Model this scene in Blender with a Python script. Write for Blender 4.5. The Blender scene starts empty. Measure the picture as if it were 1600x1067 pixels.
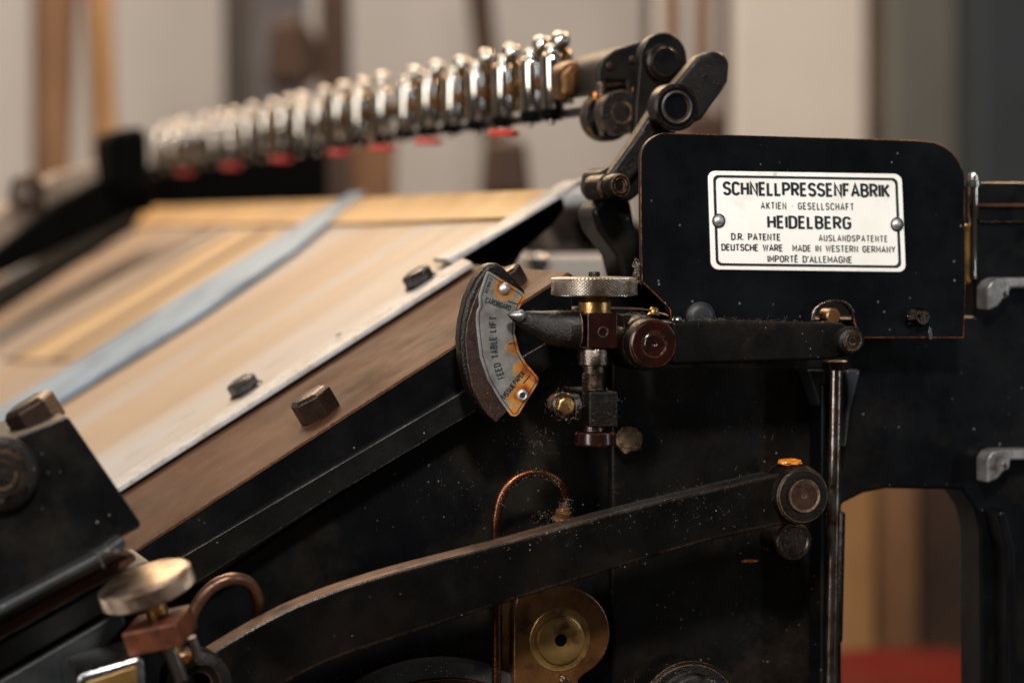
import bpy, bmesh, math, random
from mathutils import Vector, Matrix
random.seed(7)
S = bpy.context.scene
COL = S.collection

# ------------------------------------------------------------------ camera
FPX = 3778.0; CX, CY = 800.0, 533.5
YAW = math.radians(18.27); PIT = math.atan(175.5 / FPX)
fw = Vector((math.sin(YAW) * math.cos(PIT), math.cos(YAW) * math.cos(PIT), -math.sin(PIT)))
rt = Vector((math.cos(YAW), -math.sin(YAW), 0))
up = rt.cross(fw)
def ray(x, y): return fw + rt * ((x - CX) / FPX) + up * ((CY - y) / FPX)
CAM = -1.1 * ray(940, 500)
cd = bpy.data.cameras.new('camera'); cam = bpy.data.objects.new('camera', cd); COL.objects.link(cam)
M3 = Matrix((rt, up, -fw)).transposed()
cam.matrix_world = Matrix.Translation(CAM) @ M3.to_4x4()
cd.sensor_width = 36; cd.lens = FPX / 1600 * 36; cd.clip_start = .02; cd.clip_end = 100
cd.dof.use_dof = True; cd.dof.focus_distance = 1.072; cd.dof.aperture_fstop = 5.5
S.camera = cam

# ------------------------------------------------------------------ light
W_ = bpy.data.worlds.new('World'); S.world = W_; W_.use_nodes = True
W_.node_tree.nodes['Background'].inputs[0].default_value = (1, .86, .72, 1)
W_.node_tree.nodes['Background'].inputs[1].default_value = .04
def area(name, loc, target, size, sizey, power, col):
    l = bpy.data.lights.new(name, 'AREA'); l.shape = 'RECTANGLE'; l.size = size; l.size_y = sizey
    l.energy = power; l.color = col
    o = bpy.data.objects.new(name, l); COL.objects.link(o); o.location = loc
    o.rotation_euler = (Vector(target) - Vector(loc)).to_track_quat('-Z', 'Y').to_euler()
    return o
area('key_lamp', (-.35, -1.25, .95), (0.05, 0, 0), .16, .16, 27, (1, .96, .9))
area('warm_ceiling_lamp', (-.1, 2.5, 1.75), (-.15, .3, 0), 1.3, .5, 54, (1, .70, .42))
area('wall_fill_light', (.3, 1.2, 2.3), (.3, 3.4, .1), 1.2, 1.2, 82, (1, .90, .80))  # added overhead fill brightening the far wall, no fixture seen
area('highlight_panel', (-1.35, -.75, .45), (0, .6, 0.1), .42, 1.1, 17, (1, .96, .90))  # unseen tall panel, added for long highlights on the chrome
area('warm_side_lamp', (1.0, 1.0, .95), (0.05, .1, .05), .22, .22, 13, (1, .62, .32))
area('side_strip', (1.5, -1.1, .25), (0.2, 0.1, 0.05), .08, .9, 4.0, (.8, .9, 1))  # unseen strip, added for glints on the rounded pivots
S.view_settings.view_transform = 'Standard'; S.view_settings.look = 'None'
S.view_settings.exposure = 0; S.view_settings.gamma = 1; S.view_settings.use_curve_mapping = False
S.render.engine = 'CYCLES'
S.cycles.use_denoising = True

# ------------------------------------------------------------------ pixel -> place helpers
def W(x, y, Y=0.0):
    d = ray(x, y); return CAM + d * ((Y - CAM.y) / d.y)
def mpp(x, y, Y=0.0):
    d = ray(x, y); return ((Y - CAM.y) / d.y) / FPX
PA, PB = W(888, 425, 0), W(205, 862, 0)
EU = (PA - PB).normalized(); EV = Vector((0, 1, 0)); EN = EU.cross(EV).normalized()
if EN.z < 0: EN = -EN
def T(x, y, lift=0.0):
    d = ray(x, y); p0 = PA + EN * lift
    return CAM + d * ((p0 - CAM).dot(EN) / d.dot(EN))

# ------------------------------------------------------------------ materials
def mat(name, base, rough=.4, metal=0.0, col2=None, nscale=120, nlo=.4, nhi=.65, bump=.15, bscale=900,
        wear=None, wear_r=.0008, specks=0.0, speck_col=(.45, .42, .38), spec_scale=420, rough2=None, coat=0.0,
        stretch=(1, 1, 1), coord='Object', dirt=None, dscale=60, spec=.5):
    m = bpy.data.materials.new(name); m.use_nodes = True
    nt = m.node_tree; N = nt.nodes; L = nt.links; bs = N['Principled BSDF']
    tc = N.new('ShaderNodeTexCoord'); mp = N.new('ShaderNodeMapping'); mp.inputs['Scale'].default_value = stretch
    L.new(tc.outputs[coord], mp.inputs[0]); vec = mp.outputs[0]
    def noise(sc, det=6, rg=.6):
        n = N.new('ShaderNodeTexNoise'); n.inputs['Scale'].default_value = sc; n.inputs['Detail'].default_value = det
        n.inputs['Roughness'].default_value = rg; L.new(vec, n.inputs['Vector']); return n.outputs['Fac']
    def ramp(v, a, b):
        r = N.new('ShaderNodeMapRange'); r.inputs['From Min'].default_value = a; r.inputs['From Max'].default_value = b
        L.new(v, r.inputs['Value']); return r.outputs[0]
    def mix(f, a, b):
        x = N.new('ShaderNodeMix'); x.data_type = 'RGBA'; L.new(f, x.inputs['Factor'])
        for s, v in ((6, a), (7, b)):
            if isinstance(v, tuple): x.inputs[s].default_value = (*v, 1)
            else: L.new(v, x.inputs[s])
        return x.outputs[2]
    c = None
    if col2 is None: col2 = tuple(k * .72 for k in base)
    f = ramp(noise(nscale), nlo, nhi); c = mix(f, tuple(base), tuple(col2))
    if dirt: c = mix(ramp(noise(dscale, 8, .7), .52, .66), c, tuple(dirt))
    met = None
    if wear:
        bv = N.new('ShaderNodeBevel'); bv.samples = 6; bv.inputs['Radius'].default_value = wear_r
        gm = N.new('ShaderNodeNewGeometry'); dt = N.new('ShaderNodeVectorMath'); dt.operation = 'DOT_PRODUCT'
        L.new(bv.outputs[0], dt.inputs[0]); L.new(gm.outputs['Normal'], dt.inputs[1])
        e = ramp(dt.outputs['Value'], .985, .90)
        mu = N.new('ShaderNodeMath'); mu.operation = 'MULTIPLY'; L.new(e, mu.inputs[0])
        pw_ = N.new('ShaderNodeMath'); pw_.operation = 'MULTIPLY'; L.new(ramp(noise(500, 5, .7), .36, .55), pw_.inputs[0]); L.new(ramp(noise(55, 4, .7), .36, .56), pw_.inputs[1])
        L.new(pw_.outputs[0], mu.inputs[1])
        c = mix(mu.outputs[0], c, tuple(wear)); met = mu.outputs[0]
    if specks > 0:
        vo = N.new('ShaderNodeTexVoronoi'); vo.inputs['Scale'].default_value = spec_scale; L.new(vec, vo.inputs['Vector'])
        a = ramp(vo.outputs['Distance'], .2, .12)
        g = ramp(noise(45, 3), .52 - specks * .2, .72 - specks * .2)
        mu = N.new('ShaderNodeMath'); mu.operation = 'MULTIPLY'; L.new(a, mu.inputs[0]); L.new(g, mu.inputs[1])
        sp = N.new('ShaderNodeSeparateColor'); L.new(vo.outputs['Color'], sp.inputs[0])
        mu2 = N.new('ShaderNodeMath'); mu2.operation = 'MULTIPLY'; L.new(mu.outputs[0], mu2.inputs[0])
        L.new(ramp(sp.outputs[0], 1 - specks, 1), mu2.inputs[1])
        c = mix(mu2.outputs[0], c, tuple(speck_col))
    L.new(c, bs.inputs['Base Color'])
    rr = N.new('ShaderNodeMapRange'); L.new(noise(nscale * 1.7), rr.inputs['Value'])
    rr.inputs['From Min'].default_value = .3; rr.inputs['From Max'].default_value = .7
    rr.inputs['To Min'].default_value = rough; rr.inputs['To Max'].default_value = rough2 if rough2 is not None else min(1, rough * 1.5)
    L.new(rr.outputs[0], bs.inputs['Roughness'])
    bs.inputs['Metallic'].default_value = metal; bs.inputs['Specular IOR Level'].default_value = spec
    if coat: bs.inputs['Coat Weight'].default_value = coat; bs.inputs['Coat Roughness'].default_value = .12
    if bump:
        b = N.new('ShaderNodeBump'); b.inputs['Strength'].default_value = bump; b.inputs['Distance'].default_value = .0004
        L.new(noise(bscale, 4), b.inputs['Height']); L.new(b.outputs[0], bs.inputs['Normal'])
    return m
RUST = (.20, .085, .03)
M = {}
M['black'] = mat('black_machine_paint', (.0018, .0020, .0027), .24, 0, (.005, .005, .0055), 25, nlo=.5, nhi=.75, wear=(.20, .10, .05), specks=.12, bump=.15, bscale=400, spec=.22, rough2=.45, dirt=(.010, .008, .006), dscale=14)
M['black_dusty'] = mat('dusty_black_iron', (.0022, .0020, .0020), .28, 0, (.007, .005, .004), 30, wear=(.22, .12, .06), specks=.15, bump=.3, bscale=700, spec_scale=500, spec=.22, rough2=.5, dirt=(.016, .011, .007), dscale=22)
M['panel'] = mat('black_enamel_panel', (.0018, .0022, .0032), .22, 0, (.0045, .005, .0065), 22, nlo=.5, nhi=.75, wear=(.50, .17, .06), wear_r=.0008, specks=.22, spec_scale=300, bump=.08, spec=.22, rough2=.4)
M['oily'] = mat('oily_black_casting', (.0026, .0021, .0018), .22, 0, (.009, .0055, .0035), 70, wear=(.42, .22, .10), specks=.35, bump=1.0, bscale=850, coat=0, spec_scale=700, spec=.3, rough2=.42)
M['grey_black'] = mat('worn_greyish_black_paint', (.010, .0115, .013), .36, 0, (.022, .024, .026), 45, wear=(.20, .17, .14), specks=.2, bump=.35)
M['maroon'] = mat('oiled_maroon_steel', (.022, .0045, .003), .17, .3, (.008, .003, .0025), 90, wear=(.32, .13, .06), wear_r=.0006, specks=.3, bump=.25, coat=.3)
M['flange'] = mat('brown_oxidised_steel', (.058, .0245, .0135), .42, 0, (.100, .049, .029), 16, bump=.2, bscale=500, wear=(.4, .26, .15), dirt=(.030, .012, .0065), dscale=11, rough2=.7, spec=.08)
M['bolt_brown'] = mat('brown_rusty_bolt', (.045, .026, .018), .25, .65, (.025, .016, .012), 150, wear=(.34, .24, .17), wear_r=.0006, bump=.6)
M['bolt_black'] = mat('blackened_bolt', (.15, .15, .165), .14, 1, (.06, .055, .05), 200, wear=(.7, .62, .52), bump=.1)
M['steel'] = mat('bright_steel', (.56, .56, .57), .2, 1, (.34, .31, .28), 90, bump=.2, dirt=(.2, .12, .07), dscale=200)
M['steel_dark'] = mat('dark_oily_steel', (.16, .13, .11), .22, 1, (.08, .05, .035), 150, bump=.6, bscale=900, wear=(.5, .42, .35))
M['chrome'] = mat('chrome', (.66, .62, .57), .10, 1, (.50, .44, .37), 70, bump=.02)
M['knurl'] = mat('nickelled_knurled_steel', (.56, .51, .46), .27, 1, (.40, .35, .30), 120, bump=.1, dirt=(.26, .17, .10), dscale=90)
M['knurl2'] = mat('bronzed_knurled_steel', (.34, .26, .20), .32, 1, (.20, .14, .10), 100, bump=.1, dirt=(.13, .08, .05), dscale=70)
M['brass'] = mat('greasy_brass', (.62, .36, .12), .25, 1, (.28, .13, .04), 180, bump=.5, coat=.4)
M['copper'] = mat('dirty_copper_tube', (.15, .050, .024), .22, .9, (.05, .022, .013), 140, bump=.4, specks=.5, spec_scale=900)
M['bronze'] = mat('oily_bronze_casting', (.22, .095, .030), .22, .6, (.10, .04, .014), 50, bump=.3, wear=(.5, .36, .2), coat=.3, dirt=(.06, .024, .010), dscale=70)
M['bronze_face'] = mat('turned_bronze_face', (.46, .27, .09), .3, .85, (.26, .14, .045), 60, bump=.3, dirt=(.14, .07, .03), dscale=120)
M['grease'] = mat('orange_grease', (.75, .25, .02), .18, 0, (.5, .14, .01), 200, bump=.5, coat=.6)
M['tan_dirt'] = mat('caked_tan_dirt', (.20, .13, .065), .85, 0, (.10, .06, .03), 300, bump=1, bscale=1500, specks=.6, spec_scale=900)
M['dust'] = mat('grey_lint', (.20, .165, .13), .85, 0, (.10, .08, .06), 300, bump=0)
M['plate_white'] = mat('white_enamel_plate', (.90, .88, .84), .3, 0, (.84, .80, .73), 25, bump=.05, specks=.2, speck_col=(.35, .25, .15), spec_scale=150, dirt=(.78, .73, .63), dscale=30)
M['ink'] = mat('black_print', (.008, .012, .018), .4, 0, bump=0)
M['ring_dark'] = mat('dark_ring', (.02, .015, .012), .5, 0, bump=0)
M['red'] = mat('red_rubber', (.55, .035, .025), .4, 0, (.4, .02, .02), bump=0)
M['rail'] = mat('brown_brass_rail', (.22, .10, .03), .3, .7, (.06, .025, .01), 60, bump=.4)
M['edge_strip'] = mat('pale_aluminium_edging', (.42, .425, .43), .45, .2, (.33, .32, .31), 60, bump=.2, dirt=(.25, .18, .13), dscale=260)
M['steel_strip'] = mat('blue_grey_steel_strip', (.22, .32, .43), .40, .2, (.11, .17, .25), 26, bump=.1)  # blue tint stands in for a cool lamp's reflection
M['wood'] = mat('oak_post', (.26, .13, .06), .6, 0, (.16, .075, .035), 6, bump=.1, bscale=60, stretch=(4, 4, .6))
M['wood_orange'] = mat('orange_pine', (.42, .22, .085), .6, 0, (.34, .17, .065), 6, bump=.1, bscale=60)
M['dark_wood'] = mat('dark_brown_wood', (.065, .032, .018), .6, 0, (.04, .02, .012), 6, bump=.1, bscale=60)
M['plaster'] = mat('beige_plaster', (.50, .455, .415), .9, 0, (.45, .405, .365), 2.5, bump=.1, bscale=40)
M['pale_door'] = mat('cream_door', (.74, .66, .57), .6, 0, (.68, .60, .52), 3, bump=.05, bscale=30)
M['greyboard'] = mat('grey_green_panel', (.15, .14, .12), .6, 0, (.13, .12, .10), 3, bump=.05, bscale=30)
M['teal_dark'] = mat('dark_teal_panel', (.04, .05, .055), .6, 0, (.035, .04, .045), 3, bump=.05, bscale=30)
M['coat'] = mat('dark_grey_cloth', (.11, .10, .10), .9, 0, (.07, .06, .06), 6, bump=.3, bscale=40)
M['red_paint'] = mat('red_machine_paint', (.075, .004, .0015), .6, 0, (.055, .004, .0015), 8, bump=0, spec=.1)
M['rivet'] = mat('dull_silver_rivet', (.62, .62, .62), .36, .85, (.42, .41, .40), 300, bump=.15)
M['worn_lit_top'] = mat('worn_iron_painted_highlight', (.24, .135, .08), .42, .2, (.06, .04, .028), 60, bump=.4, specks=.3)
M['far_tan'] = mat('tan_dusty_rail', (.34, .25, .19), .7, 0, bump=0)
M['steel_brown'] = mat('brown_turned_steel', (.085, .045, .028), .3, .6, (.04, .02, .013), 120, bump=.4, wear=(.5, .36, .25), dirt=(.015, .01, .008), dscale=160)
M['tip'] = mat('bare_filed_iron', (.34, .33, .33), .3, .9, (.12, .11, .11), 400, bump=1, bscale=500)
M['brown_tube'] = mat('brown_steel_tube', (.20, .10, .06), .25, .7, (.09, .045, .03), 120, bump=.3)
M['slat_dark'] = mat('dark_groove_lath', (.16, .10, .06), .6, 0, bump=0)
M['slat_tan'] = mat('greyish_tan_lath', (.30, .21, .145), .55, 0, (.22, .16, .12), 12, bump=0)
M['gear_dust'] = mat('dust_caked_rim', (.035, .033, .030), .7, 0, (.018, .016, .015), 90, bump=.8, specks=.7, spec_scale=700)
M['black_edge'] = mat('black_paint_bare_highlit_edges', (.0022, .0022, .0024), .28, 0, (.007, .006, .005), 30, wear=(.42, .36, .30), wear_r=.0009, specks=.15, bump=.3, bscale=700, spec=.22, rough2=.5)  # pale worn edge also paints the rail step's highlight line
M['rod_steel'] = mat('rust_flecked_rod', (.42, .40, .38), .16, 1, (.20, .12, .07), 90, bump=.2, dirt=(.12, .05, .02), dscale=120)
M['gap_dark'] = mat('gap_darkened_metal', (.20, .12, .055), .2, 1, (.10, .06, .03), 70, bump=.02)  # darkened so the gaps between front grippers read as shaded
M['slat_yellow'] = mat('faded_yellow_lath', (.42, .28, .14), .45, 0, (.36, .24, .12), 8, bump=0)
M['rust_face'] = mat('red_brown_rusty_face', (.14, .042, .018), .35, .4, (.06, .018, .010), 120, bump=.4, wear=(.5, .3, .18), dirt=(.05, .02, .012), dscale=120)
M['lever'] = mat('worn_black_lever', (.0020, .0018, .0018), .2, 0, (.006, .0045, .0035), 30, wear=(.24, .13, .07), wear_r=.0022, specks=.1, bump=.3, bscale=700, spec_scale=520, spec=.28, rough2=.4, dirt=(.009, .006, .0045), dscale=26)
M['bracket_grey'] = mat('worn_grey_bracket_paint', (.30, .30, .30), .3, .4, (.16, .15, .145), 60, bump=.3, wear=(.5, .48, .45), dirt=(.05, .04, .035), dscale=50)
M['black_far'] = mat('matt_black_iron', (.0025, .0025, .0025), .8, 0, bump=0, spec=.05)

def table_mat():
    """tan hardboard, long rubbed streaks and painted cool sheen along the slope (u) in UV metres"""
    m = bpy.data.materials.new('rubbed_sheen_tan_board'); m.use_nodes = True
    nt = m.node_tree; N = nt.nodes; L = nt.links; bs = N['Principled BSDF']
    uv = N.new('ShaderNodeUVMap')
    def noise(su, sv, det=5, rg=.55, off=0):
        mp = N.new('ShaderNodeMapping'); mp.inputs['Scale'].default_value = (su, sv, 1); mp.inputs['Location'].default_value = (off, off * .7, 0)
        n = N.new('ShaderNodeTexNoise'); n.inputs['Scale'].default_value = 1; n.inputs['Detail'].default_value = det; n.inputs['Roughness'].default_value = rg
        L.new(uv.outputs[0], mp.inputs[0]); L.new(mp.outputs[0], n.inputs['Vector']); return n.outputs['Fac']
    def ramp(v, a, b):
        r = N.new('ShaderNodeMapRange'); r.inputs['From Min'].default_value = a; r.inputs['From Max'].default_value = b
        L.new(v, r.inputs['Value']); return r.outputs[0]
    def mix(f, a, b):
        x = N.new('ShaderNodeMix'); x.data_type = 'RGBA'; L.new(f, x.inputs['Factor'])
        for s, v in ((6, a), (7, b)):
            if isinstance(v, tuple): x.inputs[s].default_value = (*v, 1)
            else: L.new(v, x.inputs[s])
        return x.outputs[2]
    c = mix(ramp(noise(2.5, 9), .3, .75), (.38, .27, .18), (.28, .20, .14))
    c = mix(ramp(noise(1.8, 9, 4, .55, 3.7), .48, .74), c, (.36, .39, .42))  # cool grey smears put the board's sheen into its colour
    c = mix(ramp(noise(14, 30, 6, .7, 9.1), .60, .76), c, (.17, .105, .065))
    L.new(c, bs.inputs['Base Color'])
    rr = N.new('ShaderNodeMapRange'); L.new(noise(4, 30, 4, .6, 5), rr.inputs['Value'])
    rr.inputs['To Min'].default_value = .25; rr.inputs['To Max'].default_value = .6; L.new(rr.outputs[0], bs.inputs['Roughness'])
    bs.inputs['Specular IOR Level'].default_value = .45
    return m
M['board'] = table_mat()
M['board_yellow'] = mat('yellow_varnished_wood', (.50, .30, .11), .38, 0, (.42, .24, .085), 8, bump=.1, bscale=100)

def gauge_mat():
    """brushed nickel dial plate, rusting round its two rivets and along the right rim (stains, in object space)"""
    m = bpy.data.materials.new('rust_stained_nickel_plate'); m.use_nodes = True
    nt = m.node_tree; N = nt.nodes; L = nt.links; bs = N['Principled BSDF']
    tc = N.new('ShaderNodeTexCoord')
    no = N.new('ShaderNodeTexNoise'); no.inputs['Scale'].default_value = 260; no.inputs['Detail'].default_value = 6; L.new(tc.outputs['Object'], no.inputs['Vector'])
    fac = None
    for (x, y, r0, r1) in ((787, 451, 7, 21), (817, 616, 8, 27), (812, 470, 2, 12), (804, 540, 3, 16), (822, 580, 5, 22), (840, 596, 3, 15), (805, 645, 3, 16)):
        p = W(x, y, GY); s = mpp(x, y, GY)
        d = N.new('ShaderNodeVectorMath'); d.operation = 'DISTANCE'; L.new(tc.outputs['Object'], d.inputs[0]); d.inputs[1].default_value = p
        a = N.new('ShaderNodeMath'); a.operation = 'MULTIPLY_ADD'; L.new(no.outputs['Fac'], a.inputs[0]); a.inputs[1].default_value = .007; L.new(d.outputs['Value'], a.inputs[2])
        r = N.new('ShaderNodeMapRange'); L.new(a.outputs[0], r.inputs['Value']); r.inputs['From Min'].default_value = r1 * 1.2 * s + .0030; r.inputs['From Max'].default_value = r0 * s + .0030
        if fac is None: fac = r.outputs[0]
        else:
            mx = N.new('ShaderNodeMath'); mx.operation = 'MAXIMUM'; L.new(fac, mx.inputs[0]); L.new(r.outputs[0], mx.inputs[1]); fac = mx.outputs[0]
    cr = N.new('ShaderNodeValToRGB'); L.new(fac, cr.inputs[0]); e = cr.color_ramp.elements
    e[0].position = 0; e[0].color = (.27, .26, .245, 1); e[1].position = 1; e[1].color = (.035, .010, .005, 1)
    for ps, cl in ((.22, (.42, .27, .12)), (.5, (.50, .17, .025)), (.78, (.22, .05, .008))):
        q = e.new(ps); q.color = (*cl, 1)
    n2 = N.new('ShaderNodeTexNoise'); n2.inputs['Scale'].default_value = 150; n2.inputs['Detail'].default_value = 8; L.new(tc.outputs['Object'], n2.inputs['Vector'])
    mr = N.new('ShaderNodeMapRange'); L.new(n2.outputs['Fac'], mr.inputs['Value']); mr.inputs['From Min'].default_value = .3; mr.inputs['From Max'].default_value = .7; mr.inputs['To Min'].default_value = .55; mr.inputs['To Max'].default_value = 1.3
    mm = N.new('ShaderNodeVectorMath'); mm.operation = 'SCALE'; L.new(cr.outputs[0], mm.inputs[0]); L.new(mr.outputs[0], mm.inputs['Scale'])
    L.new(mm.outputs[0], bs.inputs['Base Color'])
    iv = N.new('ShaderNodeMath'); iv.operation = 'MULTIPLY_ADD'; L.new(fac, iv.inputs[0]); iv.inputs[1].default_value = -.5; iv.inputs[2].default_value = .55; L.new(iv.outputs[0], bs.inputs['Metallic'])
    bs.inputs['Roughness'].default_value = .42
    return m

# ------------------------------------------------------------------ mesh helpers
def link(name, me, m, parent, loc=None):
    o = bpy.data.objects.new(name, me); COL.objects.link(o)
    if m: me.materials.append(m)
    if parent: o.parent = parent
    return o
def finish(bm, ang=35, smooth=True):
    bmesh.ops.recalc_face_normals(bm, faces=bm.faces[:])
    if smooth:
        for f in bm.faces: f.smooth = True
        a = math.radians(ang)
        for e in bm.edges:
            if len(e.link_faces) == 2 and e.calc_face_angle(0) > a: e.smooth = False
def obj(name, bm, m, parent=None, bevel=0, seg=2):
    finish(bm); me = bpy.data.meshes.new(name); bm.to_mesh(me); bm.free()
    o = link(name, me, m, parent)
    if bevel:
        b = o.modifiers.new('bevel', 'BEVEL'); b.width = bevel; b.segments = seg; b.limit_method = 'ANGLE'; b.angle_limit = math.radians(35); b.harden_normals = True
    return o
def prism_bm(bm, pts, vec):
    n = len(pts)
    a = [bm.verts.new(p) for p in pts]; b = [bm.verts.new(Vector(p) + vec) for p in pts]
    bm.faces.new(a); bm.faces.new(b[::-1])
    for i in range(n): bm.faces.new((a[i], b[i], b[(i + 1) % n], a[(i + 1) % n]))
def plate(name, px, y0, y1, m, parent, bevel=.0008, seg=2):
    """outline in the plane Y=y0, real thickness y1-y0 going back"""
    bm = bmesh.new(); prism_bm(bm, [W(x, y, y0) for x, y in px], Vector((0, y1 - y0, 0)))
    return obj(name, bm, M[m] if isinstance(m, str) else m, parent, bevel, seg)
def tplate(name, px, lift, th, m, parent, bevel=.0006, uv=False):
    bm = bmesh.new(); pts = [T(x, y, lift) for x, y in px]; prism_bm(bm, pts, -EN * th)
    o = obj(name, bm, M[m], parent, bevel)
    if uv:
        ul = o.data.uv_layers.new(name='UVMap')
        for lp in o.data.loops:
            p = o.data.vertices[lp.vertex_index].co - PA; ul.data[lp.index].uv = (p.dot(EU), p.y)
    return o
def frame_of(axis):
    a = Vector(axis).normalized(); h = Vector((0, 0, 1)) if abs(a.z) < .9 else Vector((1, 0, 0))
    x = h.cross(a).normalized(); return x, a.cross(x), a
def lathe_bm(bm, prof, org, axis, seg=48, ang0=0):
    x, y, a = frame_of(axis); org = Vector(org); rings = []
    for r, h in prof:
        if r < 1e-6: rings.append([bm.verts.new(org + a * h)])
        else: rings.append([bm.verts.new(org + a * h + x * r * math.cos(ang0 + 2 * math.pi * i / seg) + y * r * math.sin(ang0 + 2 * math.pi * i / seg)) for i in range(seg)])
    for p, q in zip(rings, rings[1:]):
        for i in range(seg):
            j = (i + 1) % seg
            if len(p) == 1 and len(q) == 1: continue
            if len(p) == 1: bm.faces.new((p[0], q[i], q[j]))
            elif len(q) == 1: bm.faces.new((p[i], q[0], p[j]))
            else: bm.faces.new((p[i], q[i], q[j], p[j]))
def lathe(name, prof, org, axis, m, parent, seg=48, bevel=0, ang0=0):
    bm = bmesh.new(); lathe_bm(bm, prof, org, axis, seg, ang0); return obj(name, bm, M[m] if isinstance(m, str) else m, parent, bevel)
YB = Vector((0, 1, 0))
def boss(name, x, y, r, y0, prof, m, parent, seg=56, bevel=0, tiltv=None):
    """turned piece whose axis runs into the machine; r and prof radii/depths in pixels at its place"""
    s = mpp(x, y, y0); return lathe(name, [(a * r * s, h * s) for a, h in prof], W(x, y, y0), tiltv or YB, m, parent, seg, bevel)
def tube(name, pts, r, m, parent, seg=14, taper=None, smooth_n=6):
    P = [Vector(p) for p in pts]
    if smooth_n:
        Q = []
        for i in range(len(P) - 1):
            p0 = P[max(i - 1, 0)]; p1 = P[i]; p2 = P[i + 1]; p3 = P[min(i + 2, len(P) - 1)]
            for k in range(smooth_n):
                t = k / smooth_n
                Q.append(.5 * ((2 * p1) + (p2 - p0) * t + (2 * p0 - 5 * p1 + 4 * p2 - p3) * t * t + (3 * p1 - p0 - 3 * p2 + p3) * t ** 3))
        Q.append(P[-1]); P = Q
    bm = bmesh.new(); rings = []; ref = Vector((0, 1, 0.02))
    for i, p in enumerate(P):
        t = (P[min(i + 1, len(P) - 1)] - P[max(i - 1, 0)]).normalized(); x = t.cross(ref).normalized(); y = x.cross(t)
        rings.append([bm.verts.new(p + (x * math.cos(2 * math.pi * k / seg) + y * math.sin(2 * math.pi * k / seg)) * r) for k in range(seg)])
    for a, b in zip(rings, rings[1:]):
        for k in range(seg): bm.faces.new((a[k], a[(k + 1) % seg], b[(k + 1) % seg], b[k]))
    bm.faces.new(rings[0]); bm.faces.new(rings[-1][::-1])
    return obj(name, bm, M[m], parent)
def arc(cx, cy, rx, ry, a0, a1, n=10):
    return [(cx + rx * math.cos(math.radians(a0 + (a1 - a0) * i / n)), cy + ry * math.sin(math.radians(a0 + (a1 - a0) * i / n))) for i in range(n + 1)]
def thing(name, label, cat, loc=(0, 0, 0), group=None):
    o = bpy.data.objects.new(name, None); COL.objects.link(o); o.location = loc; o.empty_display_size = .05
    o['label'] = label; o['category'] = cat
    if group: o['group'] = group
    return o
def tag(o, label, cat, group=None):
    o['label'] = label; o['category'] = cat
    if group: o['group'] = group
    return o
def hexbolt(name, p, axis, r, h, m, parent, washer=False, rot=.3, wm='bolt_black'):
    o = lathe(name, [(0, h), (r * .80, h), (r * .84, h * .985), (r * 1.0, h * .84), (r, 0), (0, 0)], p, axis, m, parent, 6, .0003, rot)
    if washer:
        lathe('washer', [(r * .5, .0012), (r * 1.12, .0012), (r * 1.17, .0007), (r * 1.17, 0), (r * .5, 0)], p, axis, wm, o, 40)
    return o

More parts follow.
